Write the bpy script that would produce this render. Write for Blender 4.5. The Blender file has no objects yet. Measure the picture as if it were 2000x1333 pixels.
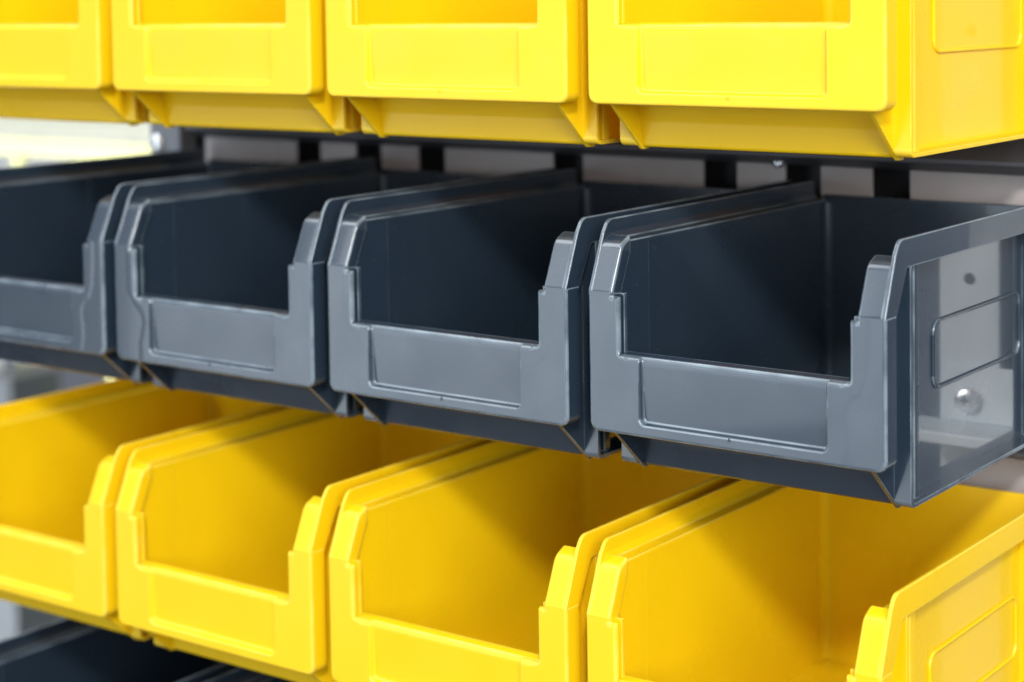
import bpy, bmesh, math, random
from mathutils import Vector, Matrix
random.seed(7)
S = 0.16                      # one bin pitch in metres; all lengths below are in pitches
scene = bpy.context.scene
C = scene.collection

# ------------------------------------------------------------------ camera
CAM = Vector((5.99169, -4.06676, 1.2134))
YAW, PITCH, ROLL = -0.58459, -0.04884, -0.01084
fwd = Vector((math.sin(YAW)*math.cos(PITCH), math.cos(YAW)*math.cos(PITCH), math.sin(PITCH)))
right = Vector((math.cos(YAW), -math.sin(YAW), 0))
up = right.cross(fwd)
r2 = right*math.cos(ROLL) + up*math.sin(ROLL)
u2 = -right*math.sin(ROLL) + up*math.cos(ROLL)
cd = bpy.data.cameras.new('camera')
cam = bpy.data.objects.new('camera', cd); C.objects.link(cam)
cam.matrix_world = Matrix(((r2.x, u2.x, -fwd.x, CAM.x*S), (r2.y, u2.y, -fwd.y, CAM.y*S),
                           (r2.z, u2.z, -fwd.z, CAM.z*S), (0, 0, 0, 1)))
cd.sensor_width = 36; cd.sensor_fit = 'HORIZONTAL'
cd.lens = 3531.3/2000*36
cd.shift_x = -0.15807; cd.shift_y = -0.24842
cd.clip_start = 0.02; cd.clip_end = 60
cd.dof.use_dof = True
cd.dof.focus_distance = 4.95*S
cd.dof.aperture_fstop = (cd.lens/1000)/(0.062*S)
cd.dof.aperture_blades = 0
scene.camera = cam
scene.render.resolution_x, scene.render.resolution_y = 1024, 682

# ------------------------------------------------------------------ room light
w = bpy.data.worlds.new('World'); scene.world = w; w.use_nodes = True
nt = w.node_tree; N = nt.nodes; L = nt.links; N.clear()
out = N.new('ShaderNodeOutputWorld'); bg = N.new('ShaderNodeBackground')
tc = N.new('ShaderNodeTexCoord'); sx = N.new('ShaderNodeSeparateXYZ'); rp = N.new('ShaderNodeValToRGB')
mr = N.new('ShaderNodeMapRange'); mr.inputs[1].default_value = -1; mr.inputs[2].default_value = 1
L.new(tc.outputs['Generated'], sx.inputs[0]); L.new(sx.outputs[2], mr.inputs[0]); L.new(mr.outputs[0], rp.inputs[0])
e = rp.color_ramp.elements
e[0].position = 0.25; e[0].color = (.09, .095, .11, 1)
e[1].position = 0.75; e[1].color = (.80, .87, 1.0, 1)
m = e.new(0.5); m.color = (.38, .44, .54, 1)
L.new(rp.outputs[0], bg.inputs[0]); bg.inputs[1].default_value = 0.72
L.new(bg.outputs[0], out.inputs[0])

def area(name, target, direction, dist, size, watts, color):
    d = bpy.data.lights.new(name, 'AREA'); d.shape = 'SQUARE'; d.size = size; d.energy = watts; d.color = color
    o = bpy.data.objects.new(name, d); C.objects.link(o)
    dv = Vector(direction).normalized()
    o.location = (Vector(target)*S) + dv*dist
    o.rotation_euler = dv.to_track_quat('Z', 'Y').to_euler()
    return o
area('hall_spot_right', (2.5, 0, 0), (0.85, -1.0, 0.85), 3.0, 0.24, 78, (1.0, .97, .93))
area('hall_spot_high', (2.5, 0, 0), (0.45, -1.0, 1.45), 3.0, 0.24, 10, (1.0, .97, .92))
sb = area('hall_softbox_front', (2.5, 0, 0.0), (-0.55, -0.83, -0.10), 2.5, 1.8, 21, (.80, .91, 1.0))
area('fill_softbox_right', (2.5, 0, -0.6), (1.0, -0.75, 0.42), 2.6, 1.2, 54, (1.0, .98, .95))  # added fill from the right, lifts the yellow bins and softens shadows
sb.data.shape = 'RECTANGLE'; sb.data.size_y = 1.15
area('hall_softbox_high', (2.5, 0, 0), (-0.55, -0.73, 0.45), 3.0, 1.2, 14, (.84, .93, 1.0))
area('hall_softbox_ceiling', (2.5, 0, 0), (-0.55, -0.25, 0.85), 2.3, 1.1, 22, (.95, .98, 1.0))
area('hall_spot_background', (-12, 14, 0), (0.2, -0.8, 1.0), 2.6, 1.0, 27, (1.0, 1.0, .98))
area('counter_fill', (-10.5, 7, -5.0), (0.25, -1, 0.0), 0.8, 0.5, 48, (.95, .98, 1.0))  # added fill with no seen source, brightens the blurred counter

scene.view_settings.view_transform = 'Standard'
scene.view_settings.look = 'None'
scene.view_settings.exposure = -0.08
scene.view_settings.gamma = 1.0
scene.view_settings.use_curve_mapping = False

# ------------------------------------------------------------------ materials
def plastic(name, col, rough, spec=0.5, dust=0.0, coat=0.0, vary=0.04, coat_ior=1.5, scuff=0.0, glow=0.0, highlight=0.0, highlight_col=(.26, .33, .38, 1)):
    m = bpy.data.materials.new(name); m.use_nodes = True
    n = m.node_tree.nodes; l = m.node_tree.links; b = n['Principled BSDF']
    tc = n.new('ShaderNodeTexCoord')
    n1 = n.new('ShaderNodeTexNoise'); n1.inputs['Scale'].default_value = 28; n1.inputs['Detail'].default_value = 4
    l.new(tc.outputs['Object'], n1.inputs['Vector'])
    n2 = n.new('ShaderNodeTexNoise'); n2.inputs['Scale'].default_value = 1400; n2.inputs['Detail'].default_value = 2
    l.new(tc.outputs['Object'], n2.inputs['Vector'])
    oi = n.new('ShaderNodeObjectInfo')
    add = n.new('ShaderNodeMath'); add.operation = 'MULTIPLY_ADD'; add.inputs[1].default_value = .5
    l.new(oi.outputs['Random'], add.inputs[0]); l.new(n1.outputs[0], add.inputs[2])
    mr = n.new('ShaderNodeMapRange'); mr.inputs[1].default_value = .3; mr.inputs[2].default_value = 1.1
    mr.inputs[3].default_value = 1-vary; mr.inputs[4].default_value = 1+vary
    l.new(add.outputs[0], mr.inputs[0])
    mul = n.new('ShaderNodeVectorMath'); mul.operation = 'SCALE'; mul.inputs[0].default_value = col
    l.new(mr.outputs[0], mul.inputs['Scale'])
    last = mul.outputs[0]
    # scattered dust specks and fine handling scratches
    if dust:
        v = n.new('ShaderNodeTexVoronoi'); v.inputs['Scale'].default_value = 190
        l.new(tc.outputs['Object'], v.inputs['Vector'])
        lt = n.new('ShaderNodeMath'); lt.operation = 'LESS_THAN'; lt.inputs[1].default_value = .05
        l.new(v.outputs['Distance'], lt.inputs[0])
        sp = n.new('ShaderNodeSeparateXYZ'); l.new(v.outputs['Color'], sp.inputs[0])
        gt = n.new('ShaderNodeMath'); gt.operation = 'GREATER_THAN'; gt.inputs[1].default_value = .93
        l.new(sp.outputs[0], gt.inputs[0])
        mm = n.new('ShaderNodeMath'); mm.operation = 'MULTIPLY'; l.new(lt.outputs[0], mm.inputs[0]); l.new(gt.outputs[0], mm.inputs[1])
        m2 = n.new('ShaderNodeMath'); m2.operation = 'MULTIPLY'; m2.inputs[1].default_value = dust; l.new(mm.outputs[0], m2.inputs[0])
        mx = n.new('ShaderNodeMix'); mx.data_type = 'RGBA'; mx.inputs['B'].default_value = (.55, .58, .6, 1)
        l.new(m2.outputs[0], mx.inputs['Factor']); l.new(last, mx.inputs['A']); last = mx.outputs['Result']
    if scuff:
        mp = n.new('ShaderNodeMapping'); mp.inputs['Scale'].default_value = (1, 1, 3); mp.inputs['Rotation'].default_value = (.5, 0, 0)
        l.new(tc.outputs['Object'], mp.inputs[0])
        s1 = n.new('ShaderNodeTexNoise'); s1.inputs['Scale'].default_value = 60; s1.inputs['Detail'].default_value = 8; s1.inputs['Roughness'].default_value = .7
        l.new(mp.outputs[0], s1.inputs['Vector'])
        sr = n.new('ShaderNodeMapRange'); sr.inputs[1].default_value = .52; sr.inputs[2].default_value = .68; sr.inputs[4].default_value = scuff
        l.new(s1.outputs[0], sr.inputs[0])
        mx = n.new('ShaderNodeMix'); mx.data_type = 'RGBA'; mx.inputs['B'].default_value = (col[0]*.45, col[1]*.45, col[2]*.5, 1)
        l.new(sr.outputs[0], mx.inputs['Factor']); l.new(last, mx.inputs['A']); last = mx.outputs['Result']
    if highlight:      # edge highlights painted into the colour of bevels and fillets
        ge = n.new('ShaderNodeAttribute'); ge.attribute_name = 'edge_highlight'
        wn = n.new('ShaderNodeTexNoise'); wn.inputs['Scale'].default_value = 55; wn.inputs['Detail'].default_value = 3
        l.new(tc.outputs['Object'], wn.inputs['Vector'])
        wr = n.new('ShaderNodeMapRange'); wr.inputs[1].default_value = .35; wr.inputs[2].default_value = .62; wr.inputs[3].default_value = highlight*.35; wr.inputs[4].default_value = highlight
        l.new(wn.outputs[0], wr.inputs[0])
        wm = n.new('ShaderNodeMath'); wm.operation = 'MULTIPLY'; l.new(ge.outputs['Fac'], wm.inputs[0]); l.new(wr.outputs[0], wm.inputs[1]); wr = wm
        mx = n.new('ShaderNodeMix'); mx.data_type = 'RGBA'; mx.inputs['B'].default_value = highlight_col
        l.new(wr.outputs[0], mx.inputs['Factor']); l.new(last, mx.inputs['A']); last = mx.outputs['Result']
    l.new(last, b.inputs['Base Color'])
    rr = n.new('ShaderNodeMapRange'); rr.inputs[1].default_value = .3; rr.inputs[2].default_value = .7
    rr.inputs[3].default_value = rough*.8; rr.inputs[4].default_value = rough*1.25
    l.new(n1.outputs[0], rr.inputs[0]); l.new(rr.outputs[0], b.inputs['Roughness'])
    b.inputs['Specular IOR Level'].default_value = spec
    b.inputs['Coat Weight'].default_value = coat; b.inputs['Coat Roughness'].default_value = .04; b.inputs['Coat IOR'].default_value = coat_ior
    bp = n.new('ShaderNodeBump'); bp.inputs['Strength'].default_value = .06; bp.inputs['Distance'].default_value = .0002
    l.new(n2.outputs[0], bp.inputs['Height']); l.new(bp.outputs[0], b.inputs['Normal'])
    if glow:      # thin polypropylene walls let some light through
        tr = n.new('ShaderNodeBsdfTranslucent'); l.new(last, tr.inputs['Color'])
        ms = n.new('ShaderNodeMixShader'); ms.inputs[0].default_value = glow
        l.new(b.outputs[0], ms.inputs[1]); l.new(tr.outputs[0], ms.inputs[2]); l.new(ms.outputs[0], n['Material Output'].inputs['Surface'])
    return m
GREY = (.016, .028, .045)
YEL = (.94, .64, .005)
M_grey = plastic('grey_plastic', GREY, .28, .75, dust=.2, coat=.45, highlight=.62)
M_grey_side = plastic('grey_plastic_polished', GREY, .3, .6, dust=.25, coat=1.0, coat_ior=2.0, highlight=.5)
M_grey_rim = plastic('grey_plastic_scuffed', GREY, .34, .75, dust=.2, coat=.45, scuff=.5, highlight=.62)
M_grey_plain = plastic('grey_plastic_inside', GREY, .30, .7, dust=.2, coat=.4)
M_yel_plain = plastic('yellow_plastic_inside', YEL, .32, .42, vary=.02, glow=.22)
M_yel = plastic('yellow_plastic', YEL, .32, .42, coat=.0, vary=.02, glow=.22, highlight=.5, highlight_col=(.95, .80, .16, 1))
M_yel_side = plastic('yellow_plastic_polished', YEL, .3, .3, coat=.3, coat_ior=1.5, vary=.02, glow=.22)

def simple(name, col, rough=.5, metal=0.0, bump=0.0, bscale=400, vary=.06, nscale=20):
    m = bpy.data.materials.new(name); m.use_nodes = True
    n = m.node_tree.nodes; l = m.node_tree.links; b = n['Principled BSDF']
    tc = n.new('ShaderNodeTexCoord')
    n1 = n.new('ShaderNodeTexNoise'); n1.inputs['Scale'].default_value = nscale; n1.inputs['Detail'].default_value = 5
    l.new(tc.outputs['Object'], n1.inputs['Vector'])
    mr = n.new('ShaderNodeMapRange'); mr.inputs[1].default_value = .3; mr.inputs[2].default_value = .7
    mr.inputs[3].default_value = 1-vary; mr.inputs[4].default_value = 1+vary
    l.new(n1.outputs[0], mr.inputs[0])
    mul = n.new('ShaderNodeVectorMath'); mul.operation = 'SCALE'; mul.inputs[0].default_value = col
    l.new(mr.outputs[0], mul.inputs['Scale']); l.new(mul.outputs[0], b.inputs['Base Color'])
    b.inputs['Roughness'].default_value = rough; b.inputs['Metallic'].default_value = metal
    if bump:
        n2 = n.new('ShaderNodeTexNoise'); n2.inputs['Scale'].default_value = bscale; n2.inputs['Detail'].default_value = 3
        l.new(tc.outputs['Object'], n2.inputs['Vector'])
        bp = n.new('ShaderNodeBump'); bp.inputs['Strength'].default_value = bump; bp.inputs['Distance'].default_value = .0004
        l.new(n2.outputs[0], bp.inputs['Height']); l.new(bp.outputs[0], b.inputs['Normal'])
    return m
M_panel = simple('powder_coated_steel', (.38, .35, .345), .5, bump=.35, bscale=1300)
M_lip = simple('shaded_powder_coat', (.085, .088, .10), .5, bump=.35, bscale=1300)  # shade above the tabs put into the lip colour
M_slot_shade = simple('slot_shade', (.012, .012, .014), .6)  # dark sheet added behind the slots, stands in for the shaded void
M_post = simple('pale_powder_coat', (.62, .67, .70), .42, bump=.25, bscale=1300)
M_screw = simple('zinc_screw', (.9, .9, .9), .32, metal=1.0)
M_black = simple('hole_black', (.01, .01, .01), .8)
M_white = simple('white_board', (.86, .86, .84), .5, nscale=2)
M_lime = simple('lime_paint', (.72, .71, .33), .45, nscale=3)
M_cream = simple('cream_paint', (.74, .74, .64), .5, nscale=3)
M_dark = simple('dark_steel', (.05, .055, .06), .4)
M_floor = simple('pale_floor', (.11, .115, .125), .35, nscale=1.5)

# ------------------------------------------------------------------ mesh helpers
def soften(me, angle):
    """smooth shading with area-weighted corner normals, so flat faces stay flat beside their fillets"""
    me.shade_smooth(); cs = math.cos(math.radians(angle+10))
    fn = [p.normal.copy() for p in me.polygons]; fa = [p.area for p in me.polygons]
    vf = [[] for _ in me.vertices]
    for p in me.polygons:
        for v in p.vertices: vf[v].append(p.index)
    out = []
    for p in me.polygons:
        n0 = fn[p.index]
        for v in p.vertices:
            a = Vector((0, 0, 0))
            for q in vf[v]:
                if fn[q].dot(n0) > cs: a += fn[q]*fa[q]
            out.append(a.normalized() if a.length > 0 else n0)
    at = me.attributes.new('edge_highlight', 'FLOAT', 'FACE'); i = 0  # mask for the edge highlights painted into the colour
    for p in me.polygons:
        ns = out[i:i+len(p.vertices)]; i += len(p.vertices)
        c = min(a.dot(b) for a in ns for b in ns)
        at.data[p.index].value = max(0, min(1, (math.degrees(math.acos(max(-1, min(1, c))))-5)/14))
    me.normals_split_custom_set(out)

def clean(name, bm, mat, parent=None, angle=32, link=True):
    for v in bm.verts: v.co *= S
    me = bpy.data.meshes.new(name); bm.to_mesh(me); bm.free()
    soften(me, angle)
    me.materials.append(mat)
    o = bpy.data.objects.new(name, me)
    if link: C.objects.link(o)
    if parent: o.parent = parent
    return o

def arc_round(pts, r=0.0, seg=6):
    """pts: (a,b) or (a,b,r); returns outline with the corners rounded"""
    n = len(pts); res = []
    for i in range(n):
        p = pts[i]; rr = p[2] if len(p) > 2 else r
        P = Vector(p[:2]); A = Vector(pts[i-1][:2]); B = Vector(pts[(i+1) % n][:2])
        if rr <= 0: res.append((P.x, P.y)); continue
        u = (A-P).normalized(); v = (B-P).normalized()
        ang = u.angle(v); d = rr/math.tan(ang/2); d = min(d, (A-P).length*.49, (B-P).length*.49); q = d*math.tan(ang/2)
        c = P + (u+v).normalized()*(q/math.sin(ang/2))
        s = P+u*d-c; t = P+v*d-c
        a0 = math.atan2(s.y, s.x); a1 = math.atan2(t.y, t.x); da = (a1-a0+math.pi) % (2*math.pi)-math.pi
        for k in range(seg+1):
            a = a0+da*k/seg; res.append((c.x+q*math.cos(a), c.y+q*math.sin(a)))
    return res

def prism(bm, pts, axis, a, b, bev=.003, seg=2):
    """extrude outline pts along axis ('x': pts are (y,z); 'y': (x,z); 'z': (x,y))"""
    t = bmesh.new()
    def co(p, c):
        return (c, p[0], p[1]) if axis == 'x' else (p[0], c, p[1]) if axis == 'y' else (p[0], p[1], c)
    v0 = [t.verts.new(co(p, a)) for p in pts]; v1 = [t.verts.new(co(p, b)) for p in pts]
    n = len(pts)
    t.faces.new(v0); t.faces.new(v1[::-1])
    for i in range(n): t.faces.new((v0[i], v1[i], v1[(i+1) % n], v0[(i+1) % n]))
    bmesh.ops.recalc_face_normals(t, faces=t.faces)
    if bev:
        es = [e for e in t.edges if len(e.link_faces) == 2 and e.calc_face_angle() > math.radians(28)]
        bmesh.ops.bevel(t, geom=es, offset=bev, segments=seg, profile=.5, affect='EDGES', clamp_overlap=False)
    bmesh.ops.triangulate(t, faces=[f for f in t.faces if len(f.verts) > 4])
    me = bpy.data.meshes.new('tmp'); t.to_mesh(me); t.free(); bm.from_mesh(me); bpy.data.meshes.remove(me)

def box(bm, x0, x1, y0, y1, z0, z1, bev=.003, seg=2):
    prism(bm, [(x0, z0), (x1, z0), (x1, z1), (x0, z1)], 'y', y0, y1, bev, seg)

def tube(bm, path, r, seg=8, closed=True):
    n = len(path); rings = []
    for i, p in enumerate(path):
        p = Vector(p)
        a = Vector(path[i-1]) if (closed or i) else p; b = Vector(path[(i+1) % n]) if (closed or i < n-1) else p
        t = (b-a).normalized(); ref = Vector((1, 0, 0)) if abs(t.x) < .9 else Vector((0, 0, 1))
        u = t.cross(ref).normalized(); v = t.cross(u)
        rings.append([bm.verts.new(p+(u*math.cos(2*math.pi*k/seg)+v*math.sin(2*math.pi*k/seg))*r) for k in range(seg)])
    for i in range(n if closed else n-1):
        A, B = rings[i], rings[(i+1) % n]
        for k in range(seg): bm.faces.new((A[k], A[(k+1) % seg], B[(k+1) % seg], B[k]))
    bmesh.ops.recalc_face_normals(bm, faces=bm.faces)

def mirror(bm_fn, W):
    """builds the same parts mirrored left/right"""
    t = bmesh.new(); bm_fn(t)
    for v in t.verts: v.co.x = W - v.co.x
    bmesh.ops.reverse_faces(t, faces=t.faces)
    return t

# ------------------------------------------------------------------ the storage bin
W = 0.930
OUT = [(0, 0, .030), (W, 0, .030), (W, .397, .004), (W-.083, .397, .004), (W-.083, .385, .002), (W-.104, .385, .004), (W-.104, .222, .012),
       (.104, .222, .012), (.104, .385, .004), (.083, .385, .002), (.083, .397, .004), (0, .397, .004)]
OUTL = [Vector(p) for p in arc_round(OUT, seg=8)]
# the same outline with its side posts carried on upwards: no fillet where the sloping caps take over
FIL = [Vector(p) for p in arc_round([(0, 0, .030), (W, 0, .030), (W, .45, 0), (W-.083, .45, 0), (W-.083, .385, .002), (W-.104, .385, .004), (W-.104, .222, .012),
       (.104, .222, .012), (.104, .385, .004), (.083, .385, .002), (.083, .45, 0), (0, .45, 0)], seg=8)]
def sdf(poly, p):
    """signed distance (inside positive) and closest point"""
    best = 1e9; cp = None; inside = False; n = len(poly)
    for i in range(n):
        a = poly[i]; b = poly[(i+1) % n]; ab = b-a; L2 = ab.length_squared
        if L2 == 0: continue
        t = max(0, min(1, (p-a).dot(ab)/L2)); q = a+ab*t; d = (p-q).length
        if d < best: best = d; cp = q
        if (a.y > p.y) != (b.y > p.y) and p.x < (b.x-a.x)*(p.y-a.y)/(b.y-a.y)+a.x: inside = not inside
    return (best if inside else -best), cp
def sstep(x): x = max(0, min(1, x)); return x*x*(3-2*x)
REC = [Vector(p) for p in arc_round([(.170, .034, .018), (W-.170, .034, .018), (W-.170, .214, .016), (W-.158, .26, 0), (.158, .26, 0), (.170, .214, .016)], seg=5)]
SC_L = [(-.1, .100), (.005, .127), (.066, .127), (.10, .137), (.139, .146), (.165, .140), (.18, .129), (.205, .100), (.246, .074), (.30, .071), (.359, .071), (.45, .071)]
SC_R = [(-.1, .100), (.005, .119), (.066, .110), (.10, .112), (.139, .118), (.165, .113), (.18, .100), (.20, .074), (.246, .058), (.30, .053), (.359, .050), (.45, .050)]
def lerp_tab(tab, z):
    for (z0, a), (z1, b) in zip(tab, tab[1:]):
        if z <= z1: return a+(b-a)*sstep((z-z0)/(z1-z0))
    return tab[-1][1]
def relief(x, z):
    p = Vector((x, z)); y = 0.0
    d, _ = sdf(REC, p)
    y += (.012+.008*max(0, min(1, (.2-z)/.166)))*sstep((d+.002)/.010)
    xe = x if x < W/2 else W-x
    s = lerp_tab(SC_L if x < W/2 else SC_R, z)
    y -= .0004*sstep((xe-s+.009)/.018)
    return y
def front_plate():
    xs = set(); zs = set()
    def fill(st, a, b, h):
        n = max(1, round((b-a)/h))
        for i in range(n+1): st.add(round(a+(b-a)*i/n, 5))
    for a, b, h in [(0, .012, .002), (.012, .083, .005), (.083, .104, .003), (.104, .165, .005), (.165, .185, .0018), (.185, W-.185, .02)]:
        fill(xs, a, b, h); fill(xs, W-b, W-a, h)
    for a, b, h in [(0, .012, .002), (.012, .03, .004), (.03, .055, .0018), (.055, .195, .006), (.195, .222, .0022), (.222, .385, .006), (.385, .397, .002)]: fill(zs, a, b, h)
    xs = sorted(xs); zs = sorted(zs)
    def grid_in(x, z):
        if z < .222: return True
        xe = min(x, W-x)
        if z < .385: return xe < .104
        return xe < .083
    bm = bmesh.new(); V = {}
    R = .009
    def vert(i, j):
        if (i, j) in V: return V[i, j]
        x, z = xs[i], zs[j]; p = Vector((x, z)); d, cp = sdf(OUTL, p)
        y = relief(x, z)
        if d <= 0: p = cp; d = 0
        rr = .016 if (z > .19 and .125 < x < W-.125) else R
        d, _ = sdf(FIL, p); d = max(0, d)
        if d < rr: y += rr - math.sqrt(max(0, rr*rr-(rr-d)**2))
        v = bm.verts.new((p.x, y, p.y)); V[i, j] = v; return v
    for i in range(len(xs)-1):
        for j in range(len(zs)-1):
            if grid_in((xs[i]+xs[i+1])/2, (zs[j]+zs[j+1])/2):
                bm.faces.new((vert(i, j), vert(i+1, j), vert(i+1, j+1), vert(i, j+1)))
    bmesh.ops.remove_doubles(bm, verts=bm.verts, dist=1e-6)
    be = [e for e in bm.edges if len(e.link_faces) == 1]
    r = bmesh.ops.extrude_edge_only(bm, edges=be)
    for v in [g for g in r['geom'] if isinstance(g, bmesh.types.BMVert)]:
        inner = v.co.z > .205 and .08 < v.co.x < W-.08
        v.co.y = .030 if inner and .12 < v.co.x < W-.12 else (.0125 if inner else .060)
    bmesh.ops.recalc_face_normals(bm, faces=bm.faces)
    # back of the plate, thick columns, ledge, slot ribs
    box(bm, .012, W-.012, .020, .034, .012, .200, 0)
    for s in (0, 1):
        f = (lambda a, b: (a, b)) if s == 0 else (lambda a, b: (W-b, W-a))
        a, b = f(.012, .083); box(bm, a, b, .0095, .046, .012, .392, .002)
        a, b = f(.058, .105); box(bm, a, b, .028, .042, .18, .393, .0025)
        a, b = f(.006, .082); prism(bm, arc_round([(.0006, .375, 0), (.0006, .397, .045), (.054, .526, .045), (.100, .548, 0), (.100, .50, 0), (.046, .375, 0)], seg=6), 'x', a, b, .009, 3)
    prism(bm, arc_round([(.014, .19, 0), (.014, .2215, .008), (.047, .231, .008), (.050, .19, 0)], seg=4), 'x', .100, W-.100, 0)
    box(bm, .06, W-.06, .034, .050, .0, .226, 0)
    # mould pip under the label field
    c = Vector((W*.497, -.001, .031))
    r = bmesh.ops.create_cone(bm, cap_ends=True, segments=8, radius1=.0045, radius2=.001, depth=.010, matrix=Matrix.Translation(c))
    return bm

def side_rim(bm):
    prism(bm, arc_round([(.0012, .386, 0), (.0012, .398, .02), (.062, .552, .03), (.088, .590, .035), (1.292, .590, .01), (1.292, .512, .004), (.128, .512, .012), (.062, .382, .02), (.055, .30, 0), (.03, .30, 0)], seg=6),
          'x', .0012, .0132, .0035, 3)
    prism(bm, arc_round([(.010, .518, 0), (.066, .518, 0), (.066, .530, .004), (.026, .532, .008), (.0125, .552, 0), (.010, .552, 0)], seg=3), 'y', .088, 1.288, 0)
def outer_channel(bm):
    prism(bm, arc_round([(.150, .511, 0), (.150, -.127, .022), (1.288, -.127, 0), (1.288, -.115, 0), (.163, -.115, .010), (.163, .511, 0)], seg=5), 'x', .0035, .054, .002)
def rib_a(bm): box(bm, .020, .054, .205, .236, -.116, .511, .004)
def rib_b(bm): box(bm, .024, .054, 1.010, 1.030, -.116, .511, .004)
def label_frame(bm):
    pts = arc_round([(.388, .142), (.985, .142), (.985, .325), (.388, .325)], r=.035, seg=6)
    tube(bm, [(.0515, a, b) for a, b in pts], .0058)
def gusset(bm):
    prism(bm, arc_round([(.028, .003, 0), (.040, .39, 0), (.092, .524, 0), (.210, .524, 0), (.210, -.137, 0), (.178, -.137, .006)], seg=4), 'x', .0535, .0655, .0015)
def side_wall(bm):
    box(bm, .0535, .0655, .2105, 1.286, -.130, .524, 0)
def tray():
    bm = bmesh.new()
    box(bm, .060, W-.060, .185, 1.284, -.129, -.117, 0)
    # slanting lower front, set back between the gussets
    prism(bm, arc_round([(.138, .008, 0), (.152, .008, 0), (.176, -.052, .03), (.192, -.117, .01), (.215, -.117, 0), (.215, -.131, 0), (.178, -.131, .014), (.163, -.055, .04)], seg=6), 'x', .064, W-.064, 0)
    box(bm, .064, W-.064, .048, .188, .002, .014, 0)
    box(bm, .060, W-.060, 1.272, 1.286, -.125, .548, .004)
    for s in (0, 1):      # rounded inner vertical corner
        x0 = .0655 if s == 0 else W-.0655; d = 1 if s == 0 else -1; r = .03
        pts = [(x0, 1.272)] + [(x0+d*(r-r*math.sin(a)), 1.272-(r-r*math.cos(a))) for a in [math.pi/2*k/6 for k in range(7)]]
        prism(bm, pts, 'z', -.115, .52, 0)
    return bm
def rear_hook(): 
    bm = bmesh.new(); box(bm, .20, W-.20, 1.287, 1.312, .44, .50, .004); return bm

def sided(fn, k):
    if k == 0:
        bm = bmesh.new(); fn(bm); return bm
    return mirror(fn, W)
MESH = {}
def part_list(mats):
    main, polish, rim, inner = mats
    L_ = [('front_panel', front_plate, main), ('tray', tray, inner), ('rear_hook', rear_hook, main)]
    for k in (0, 1):
        L_ += [('gusset', (lambda k=k: sided(gusset, k)), main), ('side_wall', (lambda k=k: sided(side_wall, k)), polish), ('side_rim', (lambda k=k: sided(side_rim, k)), rim),
               ('side_channel', (lambda k=k: sided(outer_channel, k)), main), ('rib', (lambda k=k: sided(rib_a, k)), main),
               ('rib', (lambda k=k: sided(rib_b, k)), main), ('label_frame', (lambda k=k: sided(label_frame, k)), rim)]
    return L_
def make_bin(mats, tint):
    root = bpy.data.objects.new('storage_bin', None); root.empty_display_size = .02; C.objects.link(root)
    for i, (nm, fn, mt) in enumerate(part_list(mats)):
        if i not in MESH:
            MESH[i] = clean(nm, fn(), mt, link=False).data
            me = MESH[i]
        else:
            me = MESH[i].copy(); me.materials.clear(); me.materials.append(mt)
        o = bpy.data.objects.new(nm, me); C.objects.link(o); o.parent = root
    return root
def dup(root):
    r = root.copy(); C.objects.link(r)
    for ch in list(root.children):
        c = ch.copy(); C.objects.link(c); c.parent = r
    return r
proto = {'grey': make_bin((M_grey, M_grey_side, M_grey_rim, M_grey_plain), 0), 'yellow': make_bin((M_yel, M_yel_side, M_yel, M_yel_plain), 0)}
used = set()
ROWS = [
 ('yellow', .91982, .01287, 'yellow plastic bins in the upper row', [
   'upper row yellow bin at the far left, cut off above the bright gap',
   'upper row yellow bin second from left, above the panel end',
   'upper row yellow bin third from left, between two yellow neighbours',
   'upper row yellow bin at the right end, its polished outer side showing']),
 ('grey', 0, 0, 'grey plastic bins in the middle row', [
   'grey open-front bin at the far left, cut off by the photo edge',
   'grey open-front bin second from left in the middle row',
   'grey open-front bin third from left, sharp, beside the large right-end grey bin',
   'largest grey open-front bin at the right end, oblong outline on its side']),
 ('yellow', -.91468, -.02546, 'yellow plastic bins in the lower row', [
   'lower row yellow bin at the far left, below the leftmost grey bin',
   'lower row yellow bin second from left, dark bins below it',
   'lower row yellow bin third from left, its front cut by the bottom edge',
   'lower row yellow bin at the right end, wide open inside and side wall showing']),
 ('grey', -1.829, -.03, 'dark grey bins at the bottom', [
   'dark grey bin at the bottom left corner, only its rim showing',
   'dark grey bin at the bottom edge, right of the corner one, barely showing']),
]
rnd = random.Random(3)
for kind, rz, ry, grp, labels in ROWS:
    for k, lab in enumerate(labels):
        if kind in used: o = dup(proto[kind])
        else: o = proto[kind]; used.add(kind)
        o.location = ((k+rnd.uniform(-.002, .002))*S, (ry+rnd.uniform(-.004, .004))*S, rz*S)
        o.rotation_euler = (0, rnd.uniform(-.0015, .0015), rnd.uniform(-.002, .002))
        o['label'] = lab; o['category'] = 'storage bin'; o['group'] = grp

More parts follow.
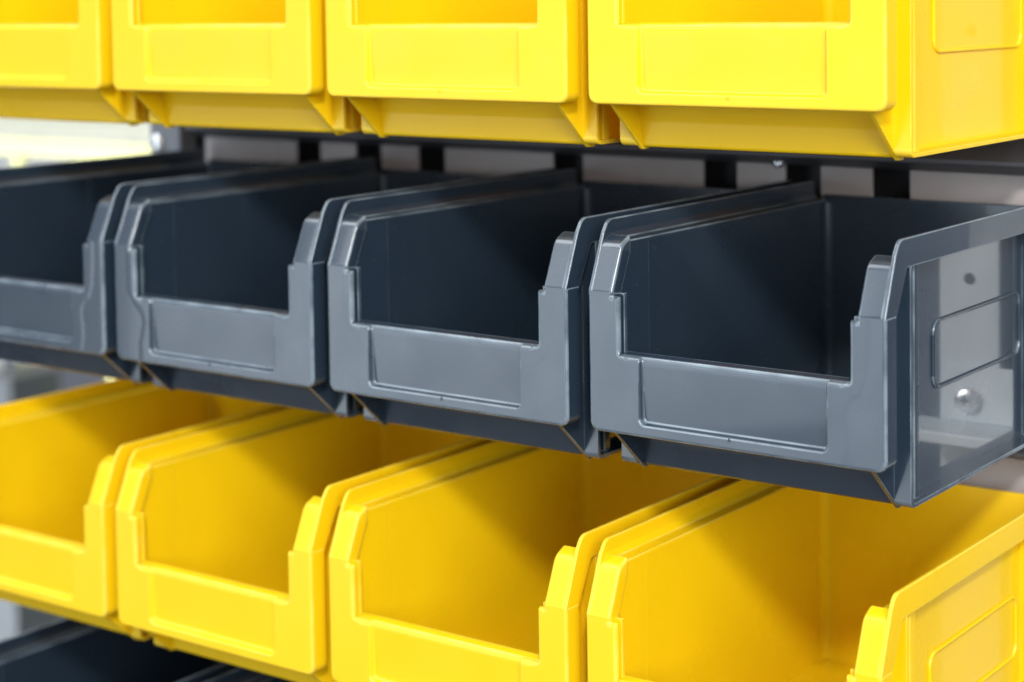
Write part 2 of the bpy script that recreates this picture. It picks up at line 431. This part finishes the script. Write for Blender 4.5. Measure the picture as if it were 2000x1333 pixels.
# ------------------------------------------------------------------ louvred steel panel behind the bins
def empty(name, label, cat, group=None):
    o = bpy.data.objects.new(name, None); o.empty_display_size = .02; C.objects.link(o)
    o['label'] = label; o['category'] = cat
    if group: o['group'] = group
    return o
panel = empty('louvered_panel', 'light grey powder-coated slotted steel panel the bins hang on', 'panel')
X0, X1 = -.012, 3.94
slots = []
for g in (-1, 0, 1, 2):
    for q in (0, 1, 2, 4): slots.append(.535+g*2.01+q*.335)
slots = sorted(s for s in slots if X0+.03 < s < X1-.15)
tab_cache = {}
for base in (1.8346, .91982, 0, -.91468, -1.829):
    edges = [X0]
    for s in slots: edges += [s, s+.140]
    edges.append(X1)
    for a, b in zip(edges[0::2], edges[1::2]):
        key = round(b-a, 3)
        if key not in tab_cache:
            bm = bmesh.new(); box(bm, 0, b-a, 0, .012, .44, .637, .002)
            tab_cache[key] = clean('tab', bm, M_panel, link=False).data
        o = bpy.data.objects.new('tab', tab_cache[key]); C.objects.link(o); o.parent = panel
        o.location = (a*S, 1.325*S, base*S)
    if 'louver' not in tab_cache:
        bm = bmesh.new()
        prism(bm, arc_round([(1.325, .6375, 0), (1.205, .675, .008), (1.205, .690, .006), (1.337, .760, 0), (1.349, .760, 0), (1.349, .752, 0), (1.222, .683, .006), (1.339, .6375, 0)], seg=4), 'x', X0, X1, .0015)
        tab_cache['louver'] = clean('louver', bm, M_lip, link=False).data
        bm = bmesh.new(); box(bm, X0, X1, 1.337, 1.349, -.158, .440, .001)
        tab_cache['sheet'] = clean('sheet', bm, M_panel, link=False).data
    for nm in ('louver', 'sheet'):
        o = bpy.data.objects.new(nm, tab_cache[nm]); C.objects.link(o); o.parent = panel; o.location = (0, 0, base*S)
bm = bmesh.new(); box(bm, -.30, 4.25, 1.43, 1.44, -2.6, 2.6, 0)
clean('slot_shade_sheet', bm, M_slot_shade, panel)

def screw(loc, r, label, group):
    bm = bmesh.new()
    seg = 20; rings = []
    for h, rr in [(0, 1.0), (.18, 1.0), (.34, .93), (.48, .76), (.56, .5), (.59, .3)]:
        rings.append([bm.verts.new((rr*r*math.cos(2*math.pi*k/seg), -h*r, rr*r*math.sin(2*math.pi*k/seg))) for k in range(seg)])
    for A, B in zip(rings, rings[1:]):
        for k in range(seg): bm.faces.new((A[k], A[(k+1) % seg], B[(k+1) % seg], B[k]))
    c = bm.verts.new((0, -.35*r, 0))
    for k in range(seg): bm.faces.new((rings[-1][k], rings[-1][(k+1) % seg], c))
    bmesh.ops.recalc_face_normals(bm, faces=bm.faces)
    o = clean('screw', bm, M_screw, angle=50); o.location = Vector(loc)*S
    bm = bmesh.new()
    box(bm, -.34*r, .34*r, -.60*r, -.40*r, -.07*r, .07*r, 0); box(bm, -.07*r, .07*r, -.605*r, -.40*r, -.34*r, .34*r, 0)
    clean('cross_recess', bm, M_dark, o)
    o['label'] = label; o['category'] = 'screw'; o['group'] = group
    return o
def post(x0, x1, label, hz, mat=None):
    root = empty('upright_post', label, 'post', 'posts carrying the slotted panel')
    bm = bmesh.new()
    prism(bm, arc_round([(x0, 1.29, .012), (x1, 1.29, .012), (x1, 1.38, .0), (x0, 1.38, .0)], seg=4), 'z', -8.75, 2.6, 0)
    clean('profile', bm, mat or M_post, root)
    for z in hz:
        bm = bmesh.new()
        bmesh.ops.create_cone(bm, cap_ends=True, segments=20, radius1=.018, radius2=.018, depth=.004, matrix=Matrix.Translation((0, 0, 0)) @ Matrix.Rotation(math.pi/2, 4, 'X'))
        o = clean('hole', bm, M_black, root); o.location = ((x0+x1)/2*S, 1.288*S, z*S)
    return root
post(-.33, -.135, 'steel upright post at the left end of the panel, shade in its colour', (.30,), simple('shaded_post_coat', (.20, .215, .245), .42, bump=.25, bscale=1300))  # left post's shade painted as a darker colour than the right post
post(4.06, 4.276, 'pale steel upright post mirrored in the glossy right-end bin sides', (.30, 1.1, 1.26, -.60))
screw((-.275, 1.288, .60), .042, 'shiny domed screw at the left end of the panel', 'domed screws')
for z, lab in ((-.09, 'shiny domed screw mirrored in the side of the right-end grey bin'),):
    screw((4.165, 1.268, z), .044, lab, 'domed screws')
s_ = screw((2.872, 1.30, .648), .022, 'small bright screw head in the panel above the right-end grey bin', 'domed screws')
# shelf bracket on the right post
bk = empty('shelf_bracket', 'pale metal bracket mirrored in the side of the right-end grey bin', 'bracket')
bm = bmesh.new(); prism(bm, arc_round([(3.97, 1.289, 0), (3.97, 1.10, .03), (4.34, 1.10, .05), (4.34, 1.289, 0)], seg=5), 'z', -.205, -.165, .008, 3)
clean('ledge', bm, M_post, bk)
bm = bmesh.new(); box(bm, 3.97, 4.24, 1.27, 1.289, -.165, .02, .006)
clean('plate', bm, M_post, bk)

# ------------------------------------------------------------------ blurred surroundings at the left
def tagbox(name, label, cat, mat, *b):
    bm = bmesh.new(); box(bm, *b, .01)
    o = clean(name, bm, mat); o['label'] = label; o['category'] = cat; return o
bm = bmesh.new(); v = [bm.verts.new(p) for p in ((-60, -40, -8.75), (40, -40, -8.75), (40, 60, -8.75), (-60, 60, -8.75))]; bm.faces.new(v)
o = clean('floor', bm, M_floor); o['kind'] = 'structure'
tagbox('partition_wall', 'blurred white partition wall seen through the gap at the left', 'wall', M_white, -30, -8.5, 14.2, 14.5, -3.0, 7.0)
rail = empty('display_rail', 'blurred lime and cream rail in the bright gap at the left', 'rail')
bm = bmesh.new(); box(bm, -14, -7.5, 7.9, 8.1, -.34, -.20, .01); clean('bar', bm, M_lime, rail)
bm = bmesh.new(); box(bm, -14, -7.5, 8.3, 8.4, -.19, .10, .01); clean('board', bm, M_cream, rail)
for x in (-10.35, -12.2, -8.9):
    bm = bmesh.new(); box(bm, x, x+.10, 7.95, 8.05, -8.75, -.34, .01); clean('leg', bm, M_lime, rail)
tagbox('display_counter', 'blurred white counter showing below the far left bins', 'counter', M_white, -16, -9.72, 7.0, 7.3, -8.75, -2.0)
tagbox('cabinet', 'blurred dark base behind the bins at the far left', 'cabinet', M_dark, -9.70, -9.2, 7.0, 7.6, -8.75, -2.45)
